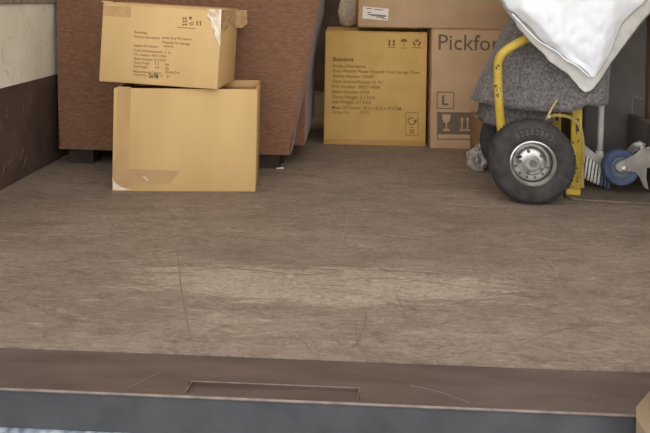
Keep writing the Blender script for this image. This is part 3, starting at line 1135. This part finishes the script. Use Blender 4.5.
def lobe(name, left, right, y_front, bulge, back, seed, wr, m, ztop=.80):
    """hanging padded cloth: left/right outlines are pixel polylines going up from the shared lowest point"""
    def wpts(pl):
        return [atY(px, py, y_front) for px, py in pl]
    Lw, Rw = wpts(left), wpts(right)

    def ext(P):
        # carry the outline on above the frame along its last direction
        a, b = P[-2], P[-1]
        s = (b.x - a.x) / max(b.z - a.z, 1e-4)
        s = max(-1.2, min(1.2, s)) * .35
        return P + [Vector((b.x + s * (ztop - b.z), b.y, ztop))]
    Lw, Rw = ext(Lw), ext(Rw)

    def at(P, z):
        if z <= P[0].z:
            return P[0].x
        for a, b in zip(P, P[1:]):
            if z <= b.z + 1e-9:
                return a.x + (b.x - a.x) * (z - a.z) / max(b.z - a.z, 1e-6)
        return P[-1].x
    z0 = min(Lw[0].z, Rw[0].z)
    NZ, NX = 54, 44
    bm = bmesh.new()
    front, rear = [], []
    for i in range(NZ + 1):
        z = z0 + (ztop - z0) * (i / NZ) ** 1.15
        xl, xr = at(Lw, z), at(Rw, z)
        wdt = xr - xl
        fr, rr = [], []
        for j in range(NX + 1):
            u = j / NX
            x = xl + wdt * u
            edge = min(u, 1 - u) * wdt
            prof = 1 - math.exp(-edge / .035)
            lowf = 1 - math.exp(-(z - z0 + .004) / .05)
            wrk = wr * (fbm((x * 9 + seed, z * 3.2 + x * 3, seed)) * .8 + fbm((x * 24 + z * 7, z * 7, seed + 2)) * .42 + fbm((x * 60, z * 34, seed + 5)) * .16)
            # creases running down to the corner
            wrk += wr * .35 * math.sin(26 * (x - .76) / (z - z0 + .16) * .35 + seed)
            b = (bulge * prof + wrk * min(1, edge / .03)) * (.35 + .65 * lowf)
            wob = .004 * fbm((x * 30, z * 30, seed + 8))
            fr.append(bm.verts.new((x + wob, y_front - b, z + wob)))
            if j in (0, NX):
                rr.append(fr[-1])
            else:
                rr.append(bm.verts.new((x, y_front + back * min(1, edge / .04), z)))
        front.append(fr)
        rear.append(rr)
    for G in (front, rear):
        for i in range(NZ):
            for j in range(NX):
                bm.faces.new((G[i][j], G[i][j + 1], G[i + 1][j + 1], G[i + 1][j]))
    for i in (0, NZ):
        for j in range(NX):
            q = [front[i][j], front[i][j + 1], rear[i][j + 1], rear[i][j]]
            u = []
            for v in q:
                if v not in u:
                    u.append(v)
            if len(u) > 2:
                bm.faces.new(u)
    bmesh.ops.remove_doubles(bm, verts=bm.verts[:], dist=1e-6)
    return mesh(name, bm, m, dv, dv, smooth=True)


lobe('corner', [(591.5, 77), (584, 69), (577, 64.5), (566, 58.5), (556, 50), (547, 44), (538, 38), (527, 25), (516, 15), (508, 10), (500, 0)],
     [(594.5, 77), (599, 71), (607, 59), (614, 44), (622, 24), (633, 13), (646, 2)], 1.985, .035, .012, 2.0, .026, DUVET)
lobe('edge_band', [(585, 92), (579, 88), (577, 83), (568, 74), (558, 68), (547, 59), (537, 48), (524, 35), (516, 24), (505, 10), (499, 0)],
     [(588, 92), (593, 89), (601, 79), (612, 62), (627, 42), (645, 19), (656, 8)], 2.008, .012, .010, 6.0, .010, DUVET_SHADED)
bm = bmesh.new()
for k, pl in enumerate(([(512, 14), (520, 22), (530, 33), (540, 42), (556, 51.5), (566, 60), (577, 66), (590, 77.6)],)):
    add_tube(bm, smooth_path([atY(px, py, 1.982) for px, py in pl], 4), .0028, 6)
mesh('seam', bm, DUVET, dv, dv, smooth=True)
bm = bmesh.new()
add_box(bm, .50, 1.04, 2.0, 2.40, .775, .93, .07, 5)
for v in bm.verts:
    v.co.z += .012 * fbm(v.co * 9)
mesh('folded_body', bm, DUVET, dv, dv, smooth=True)

# ------------------------------------------------------------------ charcoal tub
tub = root('storage_tub', 'charcoal plastic storage tub with a raised panel outline, behind the broom', 'storage tub', (.93, 2.44, 0))
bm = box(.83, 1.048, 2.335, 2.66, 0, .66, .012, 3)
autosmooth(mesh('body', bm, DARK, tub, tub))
bm = bmesh.new()
fx = [atY(632, 96, 2.335), atY(642, 98.5, 2.335), atY(642, 140, 2.335), atY(632.4, 135, 2.335)]
for a, b in ((fx[0], fx[1]), (fx[0], fx[3])):
    add_tube(bm, [a + Vector((0, -.001, 0)), b + Vector((0, -.001, 0))], .0022, 6)
mesh('panel_rim', bm, DARK_L, tub, tub)
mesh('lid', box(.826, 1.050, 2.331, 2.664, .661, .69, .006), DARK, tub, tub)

# ------------------------------------------------------------------ broom standing on the toe plate
br = root('broom', 'pale grey broom with a slanted brush of white and blue bristles', 'broom', tuple(atY(598, 183, 2.16)))
YBm = 2.165
mesh('handle', tube([atY(599.5, 160, YBm), atY(600.6, 130, YBm), atY(601.6, 95, YBm), atY(606, -30, YBm + .10)], .0098, 12), POLE, br, br, smooth=True)
mesh('socket', tube([atY(601, 172, YBm), atY(600.4, 163, YBm), atY(599.8, 155, YBm), atY(599.5, 150.5, YBm)], [.018, .019, .0145, .0115], 14), POLE, br, br, smooth=True)
bm = px_prism([(583, 147), (586, 146), (598, 156), (612, 168), (614, 176), (610, 176), (596, 163), (584, 154)], YBm - .022, .046)
autosmooth(mesh('head', bm, mat('grey_brush_head', srgb(164, 160, 154), srgb(176, 172, 166), 20, .6), br, br))
NB = 9
for i in range(NB):
    t = i / (NB - 1)
    tx, ty_ = 585 + 25 * t, 152 + 21 * t
    ex_, ey_ = tx - 4 + 2 * t, ty_ + 25 - 9 * t
    bm = bmesh.new()
    for k, yo in enumerate((-.018, 0.0, .018)):
        a, b = atY(tx, ty_, YBm + yo), atY(ex_, ey_, YBm + yo * 1.4)
        b.z = max(b.z, .0075)
        add_tube(bm, [a, a.lerp(b, .55), b], [.0040, .0042, .0046], 6)
    mesh('bristle_tuft', bm, BRISTLE if t < .68 else BRISTLE_B, br, br, smooth=True)

# ------------------------------------------------------------------ furniture dolly on its edge, blue castor towards us
YD = 2.09
cc = atY(620, 167, YD)
dl = root('furniture_dolly', 'dark furniture dolly on its edge with a blue swivel castor beside the broom', 'dolly', (1.0, 2.12, .006))
R_C = 17.6 * YD / 650
prof = [(R_C * .62, -.016), (R_C * .66, -.018), (R_C * .93, -.0175), (R_C, -.012), (R_C, .012), (R_C * .93, .0175), (R_C * .62, .016), (R_C * .62, -.016)]
cw = autosmooth(mesh('castor_wheel', lathe_y(prof, cc, 40), BLUE, dl, dl), 50)
prof = [(R_C * .62, -.015), (R_C * .56, -.017), (R_C * .50, -.012), (R_C * .34, -.012), (R_C * .28, -.017), (0, -.017)]
autosmooth(mesh('hub', lathe_y(prof, cc, 32), GREYHUB, cw, dl), 40)
cheek = [(615.6, 165.4), (618, 163), (626, 159.2), (634, 155), (641, 149), (646, 148), (648, 152), (647, 166), (646.4, 178), (648.6, 190), (644, 187), (640, 177.6), (636, 172.4),
         (630, 171.4), (620, 171.4), (616.6, 169.6)]
for yo in (-.0245, .0215):
    bm = px_prism(cheek, YD + yo, .003)
    fk = mesh('fork', bm, ZINC, dl, dl)
mesh('axle_bolt', lathe_y([(.0085, .002), (.0085, -.004), (.005, -.007), (0, -.007)], cc + Vector((0, -.0245, 0)) + (atY(621.6, 167, YD) - cc), 8), ZINC, dl, dl)
# fork crown joining the two cheeks, swivel race and mounting plate on the deck
bm = bmesh.new()
c0 = atY(644, 157, YD)
add_box(bm, c0.x - .004, c0.x + .012, YD - .0245, YD + .0245, c0.z - .030, c0.z + .028, .004)
mesh('fork_crown', bm, ZINC, dl, dl)
bm = bmesh.new()
add_tube(bm, [Vector((c0.x + .012, YD, c0.z)), Vector((c0.x + .016, YD, c0.z)), Vector((c0.x + .03, YD, c0.z))], [.026, .032, .032], 20)
mesh('swivel_race', bm, ZINC, dl, dl)
mesh('mounting_plate', box(c0.x + .030, c0.x + .034, YD - .045, YD + .045, c0.z - .055, c0.z + .085, .002), ZINC_D, dl, dl)
bm = px_prism([(625, 153), (633, 143.5), (640, 141), (646, 144), (644, 150), (636, 151), (629, 157)], YD + .03, .004)
mesh('brake_lever', bm, ZINC, dl, dl)
for px, py, r in ((638.5, 123, .0055), (640, 135, .006), (646.5, 135.5, .005)):
    p = atY(px, py, YD)
    p.x = c0.x + .018
    mesh('plate_bolt', tube([p, p + Vector((.006, 0, 0)), Vector((c0.x + .035, p.y, p.z))], [r, r, r * .6], 8), ZINC, dl, dl, smooth=True)
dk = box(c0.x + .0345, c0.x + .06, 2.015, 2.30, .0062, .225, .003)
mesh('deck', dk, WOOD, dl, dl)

# ------------------------------------------------------------------ loose bits
pl_ = root('plastic_bag', 'crumpled grey plastic bag on the floor behind the hand truck wheel', 'plastic bag', tuple(atZ(481, 174, 0)))
c = atZ(480, 172, 0)
bm = bmesh.new()
bmesh.ops.create_icosphere(bm, subdivisions=4, radius=1)
for v in bm.verts:
    p = v.co.copy()
    k = 1 + .35 * fbm(p * 1.9) + .22 * abs(fbm(p * 5)) + .1 * fbm(p * 11)
    v.co = Vector((c.x + p.x * .036 * k, c.y + .035 + p.y * .032 * k, max(.0005, .038 + p.z * .045 * k)))
mesh('bag_body', bm, PLASTIC, pl_, pl_)
bm = bmesh.new()
c2 = c + Vector((.004, .03, .075))
add_tube(bm, [c2, c2 + Vector((.004, 0, .018)), c2 + Vector((.012, -.004, .032))], [.012, .007, .014], 9)
mesh('bag_neck', bm, PLASTIC, pl_, pl_)

ps = atZ(279.5, 168.5, 0)
bm = bmesh.new()
add_prism(bm, [ps + Vector((x, y, .0006)) for x, y in ((-.013, -.004), (.0, -.007), (.014, -.002), (.010, .008), (-.006, .006))], Vector((.001, 0, .0035)))
o = mesh('paper_scrap', bm, PAPER)
o['label'] = 'tiny white paper scrap on the floor before the armchair'
o['category'] = 'paper scrap'
